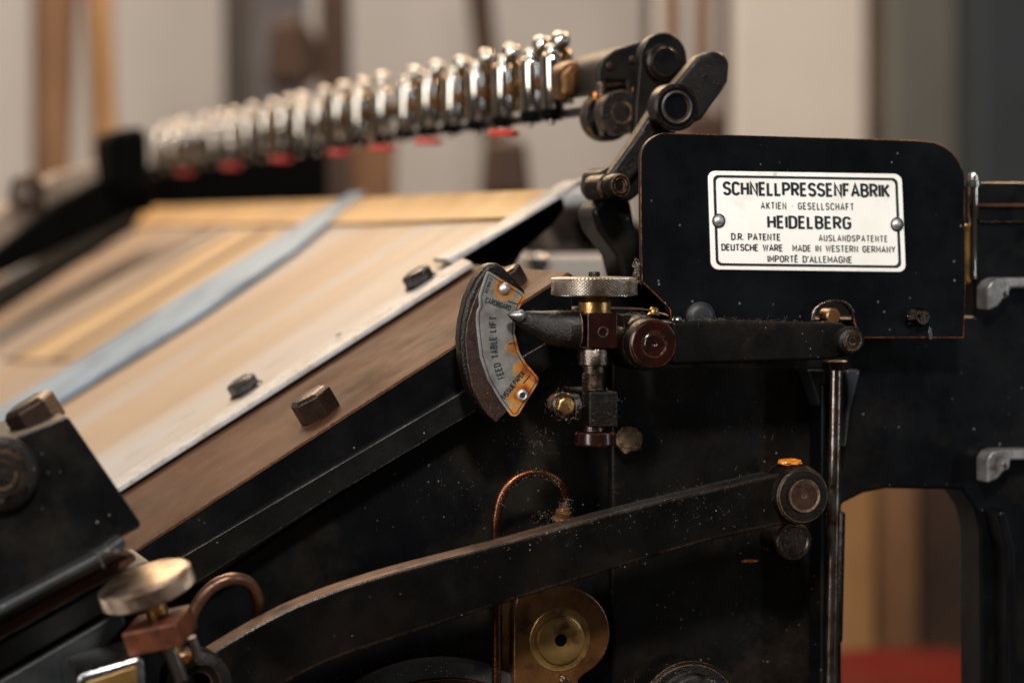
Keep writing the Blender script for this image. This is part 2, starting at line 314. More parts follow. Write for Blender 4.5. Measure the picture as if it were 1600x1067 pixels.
# ------------------------------------------------------------------ stroke lettering
def A_(cx, cy, rx, ry, a0, a1, n=7): return [(cx + rx * math.cos(math.radians(a0 + (a1 - a0) * i / n)), cy + ry * math.sin(math.radians(a0 + (a1 - a0) * i / n))) for i in range(n + 1)]
w = .46; R = w / 2
GL = {
 'A': (.52, [[(0, 0), (.26, 1), (.52, 0)], [(.08, .3), (.44, .3)]]),
 'B': (w, [[(0, 0), (0, 1), (w - R, 1)] + A_(w - .24, .76, .22, .24, 90, -90) + [(0, .52)], [(w - .24, .52)] + A_(w - .24, .26, .24, .26, 90, -90) + [(0, 0)]]),
 'C': (w, [A_(R, .76, R, .24, 10, 180) + A_(R, .24, R, .24, 180, 350)]),
 'D': (w, [[(0, 0), (0, 1)] + A_(w - .26, .72, .26, .28, 90, 0) + A_(w - .26, .28, .26, .28, 0, -90) + [(0, 0)]]),
 'E': (.38, [[(.38, 0), (0, 0), (0, 1), (.38, 1)], [(0, .52), (.33, .52)]]),
 'F': (.38, [[(0, 0), (0, 1), (.38, 1)], [(0, .5), (.33, .5)]]),
 'G': (w, [A_(R, .76, R, .24, 10, 180) + A_(R, .24, R, .24, 180, 360) + [(w, .48), (.25, .48)]]),
 'H': (w, [[(0, 0), (0, 1)], [(w, 0), (w, 1)], [(0, .5), (w, .5)]]),
 'I': (0.0, [[(0, 0), (0, 1)]]),
 'K': (w, [[(0, 0), (0, 1)], [(w, 1), (.0, .38)], [(.15, .56), (w, 0)]]),
 'L': (.36, [[(0, 1), (0, 0), (.36, 0)]]),
 'M': (.56, [[(0, 0), (0, 1), (.28, .3), (.56, 1), (.56, 0)]]),
 'N': (w, [[(0, 0), (0, 1), (w, 0), (w, 1)]]),
 'O': (w, [A_(R, .76, R, .24, 0, 180) + A_(R, .24, R, .24, 180, 360) + [(w, .76)]]),
 'P': (w, [[(0, 0), (0, 1), (w - .25, 1)] + A_(w - .25, .73, .25, .27, 90, -90) + [(0, .46)]]),
 'R': (w, [[(0, 0), (0, 1), (w - .25, 1)] + A_(w - .25, .74, .25, .26, 90, -90) + [(0, .48)], [(.2, .48), (w, 0)]]),
 'S': (w, [A_(R, .76, R, .24, 15, 250, 10) + A_(R, .25, R, .25, 65, -165, 10)]),
 'T': (.44, [[(0, 1), (.44, 1)], [(.22, 1), (.22, 0)]]),
 'U': (w, [[(0, 1)] + A_(R, .24, R, .24, 180, 360) + [(w, 1)]]),
 'W': (.68, [[(0, 1), (.17, 0), (.34, .9), (.51, 0), (.68, 1)]]),
 'Y': (.5, [[(0, 1), (.25, .48), (.5, 1)], [(.25, .48), (.25, 0)]]),
 '6': (w, [A_(R, .72, R, .28, 20, 180) + A_(R, .27, R, .27, 180, 540, 14)]),
 '5': (w, [[(.42, 1), (.04, 1), (0, .55)] + A_(R, .3, R, .3, 110, -160, 10)]),
 '1': (.2, [[(0, .8), (.2, 1), (.2, 0)]]),
 '8': (w, [A_(R, .75, R * .9, .25, 0, 360, 14), A_(R, .26, R, .26, 0, 360, 14)]),
 '9': (w, [A_(R, .28, R, .28, -160, 0) + A_(R, .73, R, .27, 0, 360, 14)]),
 '2': (w, [A_(R, .74, R, .26, 170, -30) + [(0, 0), (w, 0)]]),
 '-': (.3, [[(0, .5), (.3, .5)]]), '·': (.1, [[(0, .5), (.1, .5)]]), '.': (.0, [[(0, 0), (0, .1)]]),
 "'": (.0, [[(0, 1.02), (0, .78)]]), ' ': (.3, []),
 'É': (.38, [[(.38, 0), (0, 0), (0, 1), (.38, 1)], [(0, .52), (.33, .52)], [(.1, 1.13), (.26, 1.28)]]),
}
def ribbon(bm, pts, hw, place, z, zt):
    n = len(pts); V = [Vector(p) for p in pts]; Lf = []; Rt = []
    closed = (V[0] - V[-1]).length < 1e-4
    if not closed:  # square caps half a stroke long would alter heights; keep ends flush
        pass
    for i in range(n):
        a = V[i] - V[i - 1] if i > 0 else (V[0] - V[-2] if closed else V[1] - V[0])
        b = V[i + 1] - V[i] if i < n - 1 else (V[1] - V[0] if closed else V[-1] - V[-2])
        a = a.normalized() if a.length > 1e-6 else b.normalized(); b = b.normalized() if b.length > 1e-6 else a
        t = (a + b); t = t.normalized() if t.length > 1e-3 else a
        nn = Vector((-t.y, t.x)); k = 1 / max(.45, nn.dot(Vector((-a.y, a.x))))
        Lf.append(V[i] + nn * hw * k); Rt.append(V[i] - nn * hw * k)
    tl = [bm.verts.new(place(p.x, p.y, zt)) for p in Lf]; tr = [bm.verts.new(place(p.x, p.y, zt)) for p in Rt]
    bl = [bm.verts.new(place(p.x, p.y, z)) for p in Lf]; br = [bm.verts.new(place(p.x, p.y, z)) for p in Rt]
    for i in range(n - 1):
        for q in ((tl[i], tl[i + 1], tr[i + 1], tr[i]), (tl[i], bl[i], bl[i + 1], tl[i + 1]), (tr[i], tr[i + 1], br[i + 1], br[i])):
            try: bm.faces.new(q)
            except ValueError: pass
def text_width(s, gap): return sum(GL[c][0] for c in s) + gap * (len(s) - 1)
def letters(bm, s, place, weight=.075, gap=.24, total=None, z=.0, zt=.00012):
    """place(x, y, z): x along the line 0..1 of its width, y 0..1 of letter height; strokes get tiny height steps"""
    tw = text_width(s, gap) + weight * 2; x = weight; k = 0; asp = 1.0
    for c in s:
        wd, st = GL[c]
        for pl in st:
            zz = zt + .00002 * (k % 4); k += 1
            ribbon(bm, [(px + x, py) for px, py in pl], weight, lambda a, b, h: place(a / tw, weight + b * (1 - 2 * weight), h), z, zz)
        x += wd + gap
    return tw

# ================================================================== THE PRESS
press = thing('printing_press', 'black cast iron printing press with sloping feed table, maker plate and row of chrome grippers', 'printing press', (0, 0, 0))
P = press

# ---- side frame with arched opening, left of the opening slightly nearer
sf = [(-350, 1500), (-350, 1210)] + [(-150, 1120), (330, 905), (500, 790), (880, 545), (896, 480), (1006, 482), (1040, 490), (1056, 497), (1524, 497), (1524, 285), (1800, 285), (1800, 1500), (1537, 1500),
      (1532, 830), (1524, 795), (1503, 765)] + [(1385, 763), (1350, 770), (1316, 787), (1316, 1500)]
plate('side_frame', sf, .012, .034, 'black', P, .0015)
# thicker middle web left of the vertical rod
plate('frame_web', [(956, 1300), (956, 900), (956, 640), (957, 505), (1300, 505), (1314, 560), (1312, 1300)], .006, .0118, 'black_dusty', P, .002)
plate('frame_rib', [(1560, 800), (1575, 860), (1576, 1200), (1590, 1200), (1590, 860), (1574, 795)], -.004, .011, 'black', P, .002)
# ---- rail under the feed table
def sl(x, y, s, x2): return (x2, y + (x2 - x) * s)
rail = [(888, 425), (205, 862), sl(205, 862, -.64, -300), sl(400, 800, -.587, -300), (400, 800), (715, 615), (893, 508), (896, 431)]
plate('table_rail', rail, -.002, .0138, 'black', P, .0007)
plate('rail_step', [sl(400, 801, -.587, -300), (400, 801), (890, 513), (890, 556), (500, 788), (328, 898), sl(328, 898, -.60, -300)], -.0055, .0135, 'black_edge', P, .0007)
flange = tplate('table_flange', [(888, 424.5), (205, 861.5), sl(205, 861.5, -.64, -200), (-260, 1030), (690, 409.5)], .0006, .0016, 'flange', P, .0004)
# ---- feed table
tb = [(737, 410), (703, 404), (880, 298), (560, 312), (200, 328), (-120, 508), (-330, 1075)]
tbl = tplate('feed_table', tb, .0025, .0015, 'board', P, .0003, uv=True)
tplate('top_board', [(884, 294), (200, 325), (196, 352), (560, 348), (812, 338)], .0050, .0022, 'board_yellow', P, .0005)
plate('top_lip', [(812, 343), (880, 297), (905, 283), (935, 278), (935, 284), (908, 290), (884, 305), (708, 412), (700, 409), (700, 404)], .162, .19, 'edge_strip', P, .0006)
es = tplate('edge_strip', [(737, 409.5), (190, 757.5), sl(190, 757.5, -.634, -200), sl(186, 745, -.634, -200), (186, 745), (722, 403)], .0052, .0026, 'edge_strip', P, .0005)
# long slots and slats in the far half of the table
def lerp(a, b, t): return (a[0] + (b[0] - a[0]) * t, a[1] + (b[1] - a[1]) * t)
for (a, b, c, d, mm) in (((352, 361), (361, 361), (18, 562), (2, 562), 'slat_dark'), ((412, 360), (420, 360), (90, 562), (76, 562), 'slat_dark'),
                         ((262, 357), (335, 358), (-60, 545), (-110, 500), 'slat_tan'), ((228, 356), (258, 357), (-130, 500), (-190, 500), 'slat_tan'),
                         ((365, 360), (409, 360), (73, 562), (22, 562), 'slat_yellow'), ((424, 360), (452, 358), (110, 562), (93, 562), 'slat_yellow')):
    tplate('slat', [a, b, c, d], .0042, .0012, mm, tbl, .0003)
tplate('steel_strip', [(546, 301), (569, 298), (458, 390), (312, 489), (97, 621), (0, 680), (-200, 800), (-200, 748), (0, 636), (122, 563), (292, 455), (429, 373)], .0068, .0022, 'steel_strip', P, .0004)
tplate('far_edge_rail', [(216, 329), (200, 349), (0, 476), (-200, 600), (-200, 545), (0, 440), (196, 328)], .012, .008, 'black_far', P, .001)
# screws of the edge strip
for (x, y) in ((385, 611), (658, 442)):
    hexbolt('hex_screw', T(x, y, .0052), EN, .0080, .0070, 'bolt_black', P, True, .25)
hexbolt('flange_bolt', T(501, 648, .0007), EN, .0102, .0112, 'bolt_brown', P, False, .1)
hexbolt('flange_bolt', T(800, 450, .0007), EN, .0088, .0090, 'bolt_brown', P, False, .45)
lathe('drilled_hole', [(0, .0002), (.0018, .0002), (.0018, 0)], T(529, 523, .0026), EN, 'ring_dark', P, 12)

# ---- far flange and far frame of the press
plate('far_frame', [(-150, 520), (0, 432), (212, 332), (240, 332), (240, 270), (190, 262), (90, 318), (0, 388), (-150, 480)], 1.08, 1.14, 'black_far', P, .004)
ff = plate('far_flange', [(-150, 478), (0, 386), (90, 316), (188, 268), (180, 250), (95, 270), (0, 330), (-150, 420)], 1.11, 1.2, 'far_tan', P, .003)
hexbolt('far_bolt', W(40, 305, 1.08), (0, -1, .2), .017, .018, 'bolt_brown', P)
plate('far_bracket', [(172, 205), (232, 195), (236, 300), (180, 300)], 1.02, 1.12, 'black_far', P, .01)

# ---- left bracket block, its boss and bolt
br = plate('clamp_bracket', [(-260, 790), (-60, 715), (40, 676), (100, 652), (106, 651), (111, 657), (220, 816), (219, 824), (150, 862), (-260, 1075)], -.075, -.006, 'black', P, .0022, 3)
s0 = mpp(5, 740, -.08)
boss('bracket_boss', 2, 742, 1, -.081, [(0, 2), (22, 2), (23, 0), (36, 0), (38, 3), (40, 5), (52, 5), (57, 7), (60, 11), (60, 30)], 'oily', br)
hexbolt('clamp_bolt', W(66, 668, -.045), EN, .0112, .0125, 'bolt_brown', br, False, .5)
plate('bracket_ledge', [(-260, 1082), (150, 866), (190, 838), (198, 846), (196, 858), (-260, 1104)], -.085, -.006, 'grey_black', P, .0018)
plate('bracket_ledge', [(-260, 1112), (205, 862), (216, 874), (180, 898), (-260, 1140)], -.060, -.0025, 'flange', P, .0015)
plate('lower_moulding', [(-260, 1146), (205, 888), (232, 874), (240, 885), (160, 962), (-260, 1205)], -.045, -.003, 'grey_black', P, .003)
plate('lower_moulding', [(-260, 1212), (160, 968), (190, 950), (200, 975), (120, 1062), (-100, 1200), (-260, 1280)], -.05, .0, 'grey_black', P, .002)
# paint chips / grime lumps on the ledge are real crumbs
def crumbs(name, n, fn, smin, smax, m, parent, stuff=True):
    bm = bmesh.new()
    for _ in range(n):
        p = fn(); s = random.uniform(smin, smax) * random.choice((.6, .8, 1, 1.3))
        if random.random() < .22:      # curled fibre
            d = Vector((random.gauss(0, 1), random.gauss(0, .5), random.gauss(0, 1))).normalized(); q = Vector((random.gauss(0, 1), random.gauss(0, .5), random.gauss(0, 1))).normalized()
            side = d.cross(Vector((0, 1, 0))).normalized() * s * .06; L_ = s * 3.2; pr = None
            for k in range(5):
                t = k / 4; c = p + d * L_ * t + q * L_ * .5 * t * t; a, b = bm.verts.new(c - side), bm.verts.new(c + side)
                if pr: bm.faces.new((pr[0], pr[1], b, a))
                pr = (a, b)
        else:
            vs = [bm.verts.new(p + Vector([random.gauss(0, 1) for _ in range(3)]).normalized() * s * .5) for _ in range(4)]
            for t in ((0, 1, 2), (0, 3, 1), (1, 3, 2), (0, 2, 3)): bm.faces.new([vs[i] for i in t])
    me = bpy.data.meshes.new(name); bm.to_mesh(me); bm.free(); o = link(name, me, M[m], parent)
    if stuff: o['kind'] = 'stuff'
    return o

# ---- panel with maker's plate
PY = -.012
pan = [(1003, 440), (1001, 330), (1001, 246)] + arc(1043, 249, 42, 41, 180, 266, 8)[1:] + [(1430, 219.5)] + arc(1444, 283, 63, 62, 272, 358, 8) + [(1509, 440), (1506, 528), (1340, 528), (1336, 505)] + arc(1303, 505, 32, 34, 0, -180, 10) + [(1268, 528), (1050, 520), (1047, 484), (1030, 466)]
panel = plate('name_panel', pan, PY, PY + .0028, 'panel', P, .0009)
NY = PY - .0012
TL, TR, BR, BL = (1106.5, 267), (1409.5, 272), (1416, 425.5), (1111.5, 421.5)
def pl(u, v):
    a = lerp(TL, TR, u); b = lerp(BL, BR, u); return lerp(a, b, v)
def rrect(u0, v0, u1, v1, r, n=5):
    ru, rv = r, r * 2.0; q = []
    for (cu, cv, a0) in ((u0 + ru, v0 + rv, 180), (u1 - ru, v0 + rv, 270), (u1 - ru, v1 - rv, 0), (u0 + ru, v1 - rv, 90)):
        q += [(cu + ru * math.cos(math.radians(a0 + 90 * i / n)), cv + rv * math.sin(math.radians(a0 + 90 * i / n))) for i in range(n + 1)]
    return q
npl = plate('nameplate', [pl(*p) for p in rrect(0, 0, 1, 1, .038)], NY, PY - .0001, 'plate_white', P, .0004)
npl['label'] = 'white enamel maker plate lettered in black'
bm = bmesh.new()
o_ = rrect(.024, .042, .976, .958, .028); i_ = rrect(.038, .068, .962, .932, .022); zz = NY - .00012
def wl(p, Y): return W(*pl(*p), Y)
for a in range(len(o_)):
    b = (a + 1) % len(o_); vs = [bm.verts.new(wl(p, zz)) for p in (o_[a], o_[b], i_[b], i_[a])]; bm.faces.new(vs)
obj('border_line', bm, M['ink'], npl)
lines = [("SCHNELLPRESSENFABRIK", .072, .934, .100, .250, .105, .24), ("AKTIEN · GESELLSCHAFT", .265, .745, .305, .382, .09, .34),
         ("HEIDELBERG", .295, .728, .438, .578, .100, .25), ("D.R. PATENTE", .107, .362, .625, .700, .10, .24), ("AUSLANDSPATENTE", .557, .912, .628, .698, .09, .34),
         ("DEUTSCHE WARE", .055, .372, .733, .808, .10, .24), ("MADE IN WESTERN GERMANY", .42, .950, .735, .806, .09, .27), ("IMPORTÉ D'ALLEMAGNE", .29, .725, .845, .918, .09, .25)]
bm = bmesh.new()
for (t, u0, u1, v0, v1, wt, gp) in lines:
    letters(bm, t, lambda a, b, h: wl((u0 + (u1 - u0) * a, v1 - (v1 - v0) * b), NY - .00003 - h), wt, gp)
me = bpy.data.meshes.new('lettering'); bm.to_mesh(me); bm.free(); link('lettering', me, M['ink'], npl)
for (u, v) in ((.046, .505), (.963, .515)):
    x, y = pl(u, v); s = mpp(x, y, NY)
    lathe('rivet_ring', [(0, .0004), (10.8 * s, .0004), (11.3 * s, 0)], W(x, y, NY - .0001), (0, -1, 0), 'ring_dark', npl, 32)
    lathe('rivet', [(0, 6.2 * s), (3 * s, 5.7 * s), (6 * s, 4.2 * s), (8 * s, 2 * s), (8.6 * s, 0)], W(x - .5, y - .5, NY - .0004), (0, -1, 0), 'rivet', npl, 32)
# stud, screw and slot below the plate
boss('panel_screw', 1098, 496, 1, PY - .004, [(0, 0), (14, 0), (20, 2), (24, 7), (24, 16)], 'grey_black', panel)
boss('panel_screw', 1443, 496, 1, PY - .006, [(0, 0), (10, 0), (13, 3), (15, 9), (15, 22)], 'steel_dark', panel)
plate('cotter_pin', [(1451, 512), (1456, 512), (1457, 531), (1452, 531)], PY - .006, PY - .003, 'steel', panel, .0004)
plate('cotter_pin', [(1418, 493), (1438, 488), (1440, 497), (1420, 501)], PY - .006, PY - .003, 'steel_dark', panel, .0004)
boss('panel_pin', 1303, 494, 1, PY - .002, [(0, 0), (10, 0), (12, 2), (12, 30)], 'bronze', panel)
tube('slot_clip', [W(x, y, PY - .003) for x, y in ((1270, 500), (1272, 486), (1284, 475), (1303, 470), (1322, 474), (1333, 488))], .0010, 'steel_dark', panel)
# bright pin at the right of the panel
pn = lathe('hinge_pin', [(0, .0515), (.0020, .0515), (.0024, .0505), (.0024, .030), (.0019, .029), (.0019, 0), (0, 0)], W(1520, 436, .012), (0, 0, 1), 'chrome', P, 24)
lathe('collar', [(0, .0030), (.0042, .0030), (.0042, 0), (0, 0)], W(1519, 292, .012), (0, 0, 1), 'steel', pn, 24)
plate('hinge_bar', [(1510, 350), (1523, 350), (1522, 430), (1516, 446), (1510, 440)], .012, .022, 'bronze_face', P, .001)
# ---- body behind the panel, on the right
plate('rear_body', [(1540, 300), (1900, 300), (1900, 660), (1540, 660)], .036, .30, 'black', P, .003)
plate('rear_body_moulding', [(1526, 318), (1900, 318), (1900, 324), (1526, 324)], .0095, .0125, 'flange', P, .0008)
plate('rear_body_moulding', [(1532, 344), (1900, 344), (1900, 349), (1532, 349)], .0095, .0125, 'steel_dark', P, .0008)
for yy in (434, 702):
    g = plate('guard_bracket', [(1800, yy), (1562, yy), (1550, yy + 4), (1543, yy + 14), (1543, yy + 54), (1560, yy + 46), (1570, yy + 34), (1578, yy + 32), (1580, yy + 17), (1800, yy + 17)], .0, .0118, 'bracket_grey', P, .003)
    boss('stud', 1571, yy + 24, 1, -.001, [(0, -2), (3, -1.5), (4, 0), (4, 9)], 'steel', g)

# ---- linkage at the top (rear plate, block, link bar, discs, pin)
hb = plate('pivot_block', [(934, 108), (940, 92), (960, 78), (1005, 64), (1030, 66), (1030, 205), (990, 205), (978, 128), (948, 126), (940, 150), (934, 140)], .10, .15, 'black', P, .004, 3)
plate('rear_pivot_plate', [(1000, 100)] + arc(1037, 90, 37, 39, 190, 360, 12) + [(1078, 130), (1068, 190), (1030, 230), (992, 214), (994, 160)], .078, .085, 'black', P, .0012)
boss('pivot_disc', 1040, 97, 1, .072, [(0, 0), (22, 0), (24, 3), (28, 6), (29, 18)], 'black', P)
boss('clutch_disc', 952, 182, 1, .108, [(0, 3), (20, 3), (21, 0), (37, 0), (39, 2), (39, 14), (35, 15), (35, 20), (39, 21), (39, 30)], 'oily', P)
boss('clutch_disc', 972, 176, 1, .085, [(0, 2), (16, 2), (17, 0), (33, 0), (35, 2), (35, 34)], 'oily', P)
plate('lock_strap', [(938, 128), (948, 128), (946, 190), (950, 212), (943, 212), (936, 190)], .094, .100, 'steel_dark', P, .0008)
lb = plate('link_bar', [(1092, 86)] + arc(1116, 103, 25, 23, 235, 360, 8) + [(1139, 128), (1098, 186), (1060, 205), (1016, 248), (990, 280), (958, 290), (948, 276), (985, 226), (1020, 172)], .045, .055, 'oily', P, .002, 3)
boss('link_boss', 1058, 168, 1, .034, [(0, 3), (20, 3), (22, 0), (33, 0), (37, 3), (38, 30)], 'black', lb)
boss('link_ring', 1058, 168, 1, .033, [(22, 0), (24, -1), (26, 0)], 'grey_black', lb)
pn2 = lathe('link_pin', [(0, .0015), (.0030, .0015), (.0034, 0), (.0052, 0), (.0058, .0012), (.0058, .006), (.0052, .0068), (.0052, .0095), (.0060, .0105), (.0060, .022), (0, .022)], W(970, 290, .03), (-.25, .95, -.04), 'oily', P, 36)
plate('link_lug', [(936, 268), (950, 262), (985, 262), (1000, 240), (1012, 246), (1004, 300), (985, 316), (942, 312), (932, 296)], .050, .075, 'black', P, .003, 3)
plate('curved_arm', [(952, 300), (986, 310), (992, 345), (1001, 380), (1003, 440), (990, 462), (975, 440), (965, 400), (935, 360), (926, 330)], .06, .085, 'black', P, .003, 3)
for (x, y, yy, r) in ((931, 150, .10, 5), (992, 142, .10, 4.5), (1027, 146, .075, 5)):
    s = mpp(x, y, yy); bm = bmesh.new(); bmesh.ops.create_uvsphere(bm, u_segments=14, v_segments=9, radius=r * s)
    for v in bm.verts: v.co = Vector((v.co.x * random.uniform(.8, 1.2), v.co.y * .7, v.co.z * random.uniform(1.1, 1.5))) + W(x, y, yy)
    obj('grease_blob', bm, M['grease'], P)
for (x, y) in ((952, 104), (988, 94), (1000, 80)):
    hexbolt('block_screw', W(x, y, .0995), (0, -1, 0), .0022, .0012, 'bolt_brown', hb)

# ---- gripper bar: chrome grippers in a row across the press
RX, RZ = W(863, 127, .17).x, W(863, 127, .17).z
def yy_for(px):   # depth at which a thing at height/offset of the bar appears in that column
    lo, hi = .05, 3.0
    for _ in range(50):
        m_ = (lo + hi) / 2; v = Vector((RX, m_, RZ)) - CAM; x = CX + FPX * v.dot(rt) / v.dot(fw)
        if x > px: lo = m_
        else: hi = m_
    return (lo + hi) / 2
cols = [863, 830, 786, 745, 707, 669, 634, 598, 560, 529, 497, 469, 441, 413, 386, 360, 335, 311, 288, 267, 247]
yn, yf = yy_for(905), yy_for(238)
bm = bmesh.new(); r_ = .0075
for (dx, dz, hx, hz) in ((.009, .000, .002, .0045),):
    pts = [Vector((RX + dx + a * hx, yn - .02, RZ + dz + b * hz)) for a, b in ((-1, -1), (1, -1), (1, 1), (-1, 1))]; prism_bm(bm, pts, Vector((0, yf - yn + .02, 0)))
obj('gripper_bar', bm, M['rail'], P, .002)
bm = bmesh.new(); pts = [Vector((RX + .004 + a * .003, yn + .0, RZ - .0175 + b * .0022)) for a, b in ((-1, -1), (1, -1), (1, 1), (-1, 1))]; prism_bm(bm, pts, Vector((0, yf - yn, 0)))
obj('lower_bar', bm, M['black'], P, .001)
# yoke joining the bar to the pivot block
plate('bar_yoke', [(874, 112), (890, 94), (940, 94), (940, 148), (905, 152), (878, 156)], .135, .155, 'rail', P, .004, 3)
def gripper():
    H = .0152
    g = lathe('gripper', [(0, H + .0035), (.0018, H + .0033), (.0032, H + .0022), (.0038, H + .0005), (.0038, H - .001), (.0046, H - .0016), (.0056, H - .003), (.0058, H - .0045), (.0058, -H + .001), (.0054, -H), (0, -H)], (0, 0, 0), (0, 0, 1), 'chrome', P, 32)
    rc = lathe('rear_barrel', [(0, H + .0016), (.0034, H + .0010), (.0050, H - .001), (.0052, -H + .003), (0, -H + .003)], (.0064, .007, 0), (0, 0, 1), 'gap_dark', g, 28)
    b = bmesh.new(); bmesh.ops.create_uvsphere(b, u_segments=24, v_segments=14, radius=.0052)
    for v in b.verts: v.co += Vector((.0052, .006, H + .0056))
    k = obj('ball_knob', b, M['chrome'], g)
    f = lathe('foot', [(0, 0), (.0064, 0), (.0064, -.004), (.0050, -.0045), (.0044, -.0058), (0, -.006)], (0, 0, -H), (0, 0, 1), 'black_far', g, 24)
    b = bmesh.new(); bmesh.ops.create_uvsphere(b, u_segments=16, v_segments=8, radius=.0022)
    for v in b.verts: v.co += Vector((-.001, -.002, -H - .0062))
    t = obj('foot_tip', b, M['chrome'], g)
    return g, [k, f, t, rc]
g0, ch0 = gripper()
pad_me = None
for i, cx in enumerate(cols):
    if i == 0: g = g0
    else:
        g = g0.copy(); COL.objects.link(g)
        for c in ch0:
            d = c.copy(); COL.objects.link(d); d.parent = g
    g.location = (RX, yy_for(cx), RZ + random.uniform(-.0006, .0006)); g.rotation_euler = (random.uniform(-.05, .05), random.uniform(-.05, .05), random.uniform(-.5, .5))
    if i in (2, 5, 7, 9, 12, 15, 18):
        if pad_me is None:
            pd = lathe('red_pad', [(0, -.0222), (.0078, -.0222), (.0090, -.0232), (.0090, -.0245), (.0074, -.0258), (0, -.0258)], (0, 0, 0), (0, 0, 1), 'red', g, 32); pad_me = pd.data
        else: pd = link('red_pad', pad_me, None, g)

# ---- feed table lift gauge
GY = -.028
gau = plate('gauge_backplate', [(762, 412), (778, 410), (790, 420), (824, 457), (812, 486), (806, 505), (808, 530), (822, 566), (836, 590), (815, 627), (792, 642), (772, 658), (756, 648), (744, 630), (731, 604), (722, 567), (719, 531), (722, 500), (730, 466), (743, 436)],
            GY + .0028, GY + .0125, 'oily', P, .0022, 3)
plate('gauge_rim', [(764, 428), (816, 460), (806, 500), (806, 520), (815, 560), (836, 590), (812, 627), (791, 644), (775, 660), (765, 650), (754, 637), (738, 607), (730, 567), (727, 531), (730, 504), (738, 478), (748, 452)],
            GY, GY + .003, mat('rusty_gauge_casting', (.028, .0095, .005), .38, .2, (.016, .008, .006), 150, wear=(.62, .48, .38), wear_r=.0006, specks=.5, bump=.6, bscale=900, speck_col=(.4, .22, .14), spec_scale=900), gau, .0004)
gau['label'] = 'crescent shaped rusty casting carrying the feed table lift scale'
go = [(762, 424), (766, 425), (816, 456), (821, 462), (820, 467), (812, 482), (806, 499), (805, 520), (811, 548), (822, 567), (836, 583), (842, 591), (842, 597), (838, 604), (812, 646), (806, 651), (799, 650), (781, 626), (762, 594), (750, 558), (745.5, 520), (744, 499), (745, 486), (749, 478), (748, 462), (758, 431)]
gy = GY - .0014
gpl = plate('gauge_scale', go, gy, GY - .0001, gauge_mat(), gau, .0003)
gpl['label'] = 'curved nickel scale plate with orange rust round its rivets'
cxg = sum(p[0] for p in go) / len(go); cyg = sum(p[1] for p in go) / len(go)
def inset(poly, d):
    n = len(poly); q = []
    for i in range(n):
        a = Vector(poly[i]) - Vector(poly[i - 1]); b = Vector(poly[(i + 1) % n]) - Vector(poly[i])
        a.normalize(); b.normalize(); t = (a + b).normalized(); nn = Vector((-t.y, t.x)); q.append(Vector(poly[i]) + nn * d)
    return q
i1, i2 = inset(go, 4.0), inset(go, 5.3); bm = bmesh.new()
for a in range(len(go)):
    b = (a + 1) % len(go); bm.faces.new([bm.verts.new(W(p[0], p[1], gy - .0001)) for p in (i1[a], i1[b], i2[b], i2[a])])
obj('scale_border', bm, M['ink'], gpl)
def Z1(X, Y): return (700 + X / 3.68, 390 + Y / 3.68)
bm = bmesh.new()
def line_text(t, p0, p1, h, wt=.12, gp=.26):
    p0, p1 = Vector(Z1(*p0)), Vector(Z1(*p1)); d = (p1 - p0); n = Vector((d.y, -d.x)).normalized() * h / 3.68
    letters(bm, t, lambda a, b, z: W(*(p0 + d * a + n * b), gy - .00005 - z), wt, gp)
line_text("CARDBOARD", (210, 305), (356, 356), 36)
line_text("TISSUE", (325, 868), (392, 783), 34); line_text("PAPER", (392, 780), (448, 716), 34)
line_text("65189-2", (228, 252), (258, 166), 20, .1, .3)
pth = [Vector(Z1(*p)) for p in ((330, 735), (308, 672), (292, 600), (283, 530), (279, 460), (281, 382))]
def on_path(t):
    k = t * (len(pth) - 1); i = min(int(k), len(pth) - 2); f = k - i
    p0, p1, p2, p3 = pth[max(i - 1, 0)], pth[i], pth[i + 1], pth[min(i + 2, len(pth) - 1)]
    pos = lambda f: .5 * ((2 * p1) + (p2 - p0) * f + (2 * p0 - 5 * p1 + 4 * p2 - p3) * f * f + (3 * p1 - p0 - 3 * p2 + p3) * f ** 3)
    p = pos(f); d = (pos(f + .02) - pos(f - .02)).normalized(); return p, Vector((d.y, -d.x))
def pp(a, b, z):
    p, n = on_path(.012 + .97 * a); q = p + n * b * 44 / 3.68; return W(q.x, q.y, gy - .00005 - z)
letters(bm, "FEED TABLE LIFT", pp, .10, .34)
for (a, b) in (((345, 297), (403, 315)), ((348, 543), (382, 535)), ((433, 768), (472, 724))):
    a, b = Vector(Z1(*a)), Vector(Z1(*b)); ribbon(bm, [a, b], .95, lambda x, y, z: W(x, y, gy - .00005 - z), 0, .0001)
me = bpy.data.meshes.new('lettering'); bm.to_mesh(me); bm.free(); link('lettering', me, M['ink'], gpl)
x, y = Z1(325, 226); s = mpp(x, y, gy)
lathe('rivet', [(0, 7 * s), (4 * s, 6.2 * s), (7.5 * s, 4 * s), (9.2 * s, 1.5 * s), (9.4 * s, 0)], W(x, y, gy - .0001), (.0, -1, 0), 'rivet', gpl, 32)
x, y = Z1(428, 838)
lathe('hollow_rivet', [(4.6 * s, -.001), (4.6 * s, 2 * s), (6 * s, 3.2 * s), (8.6 * s, 2.2 * s), (9.6 * s, 0)], W(x, y, gy - .0001), (0, -1, 0), 'rivet', gpl, 32)
lathe('rivet_hole', [(0, .0003), (4.5 * s, .0003), (4.5 * s, 0)], W(x, y, gy - .0001), (0, -1, 0), 'ring_dark', gpl, 24)

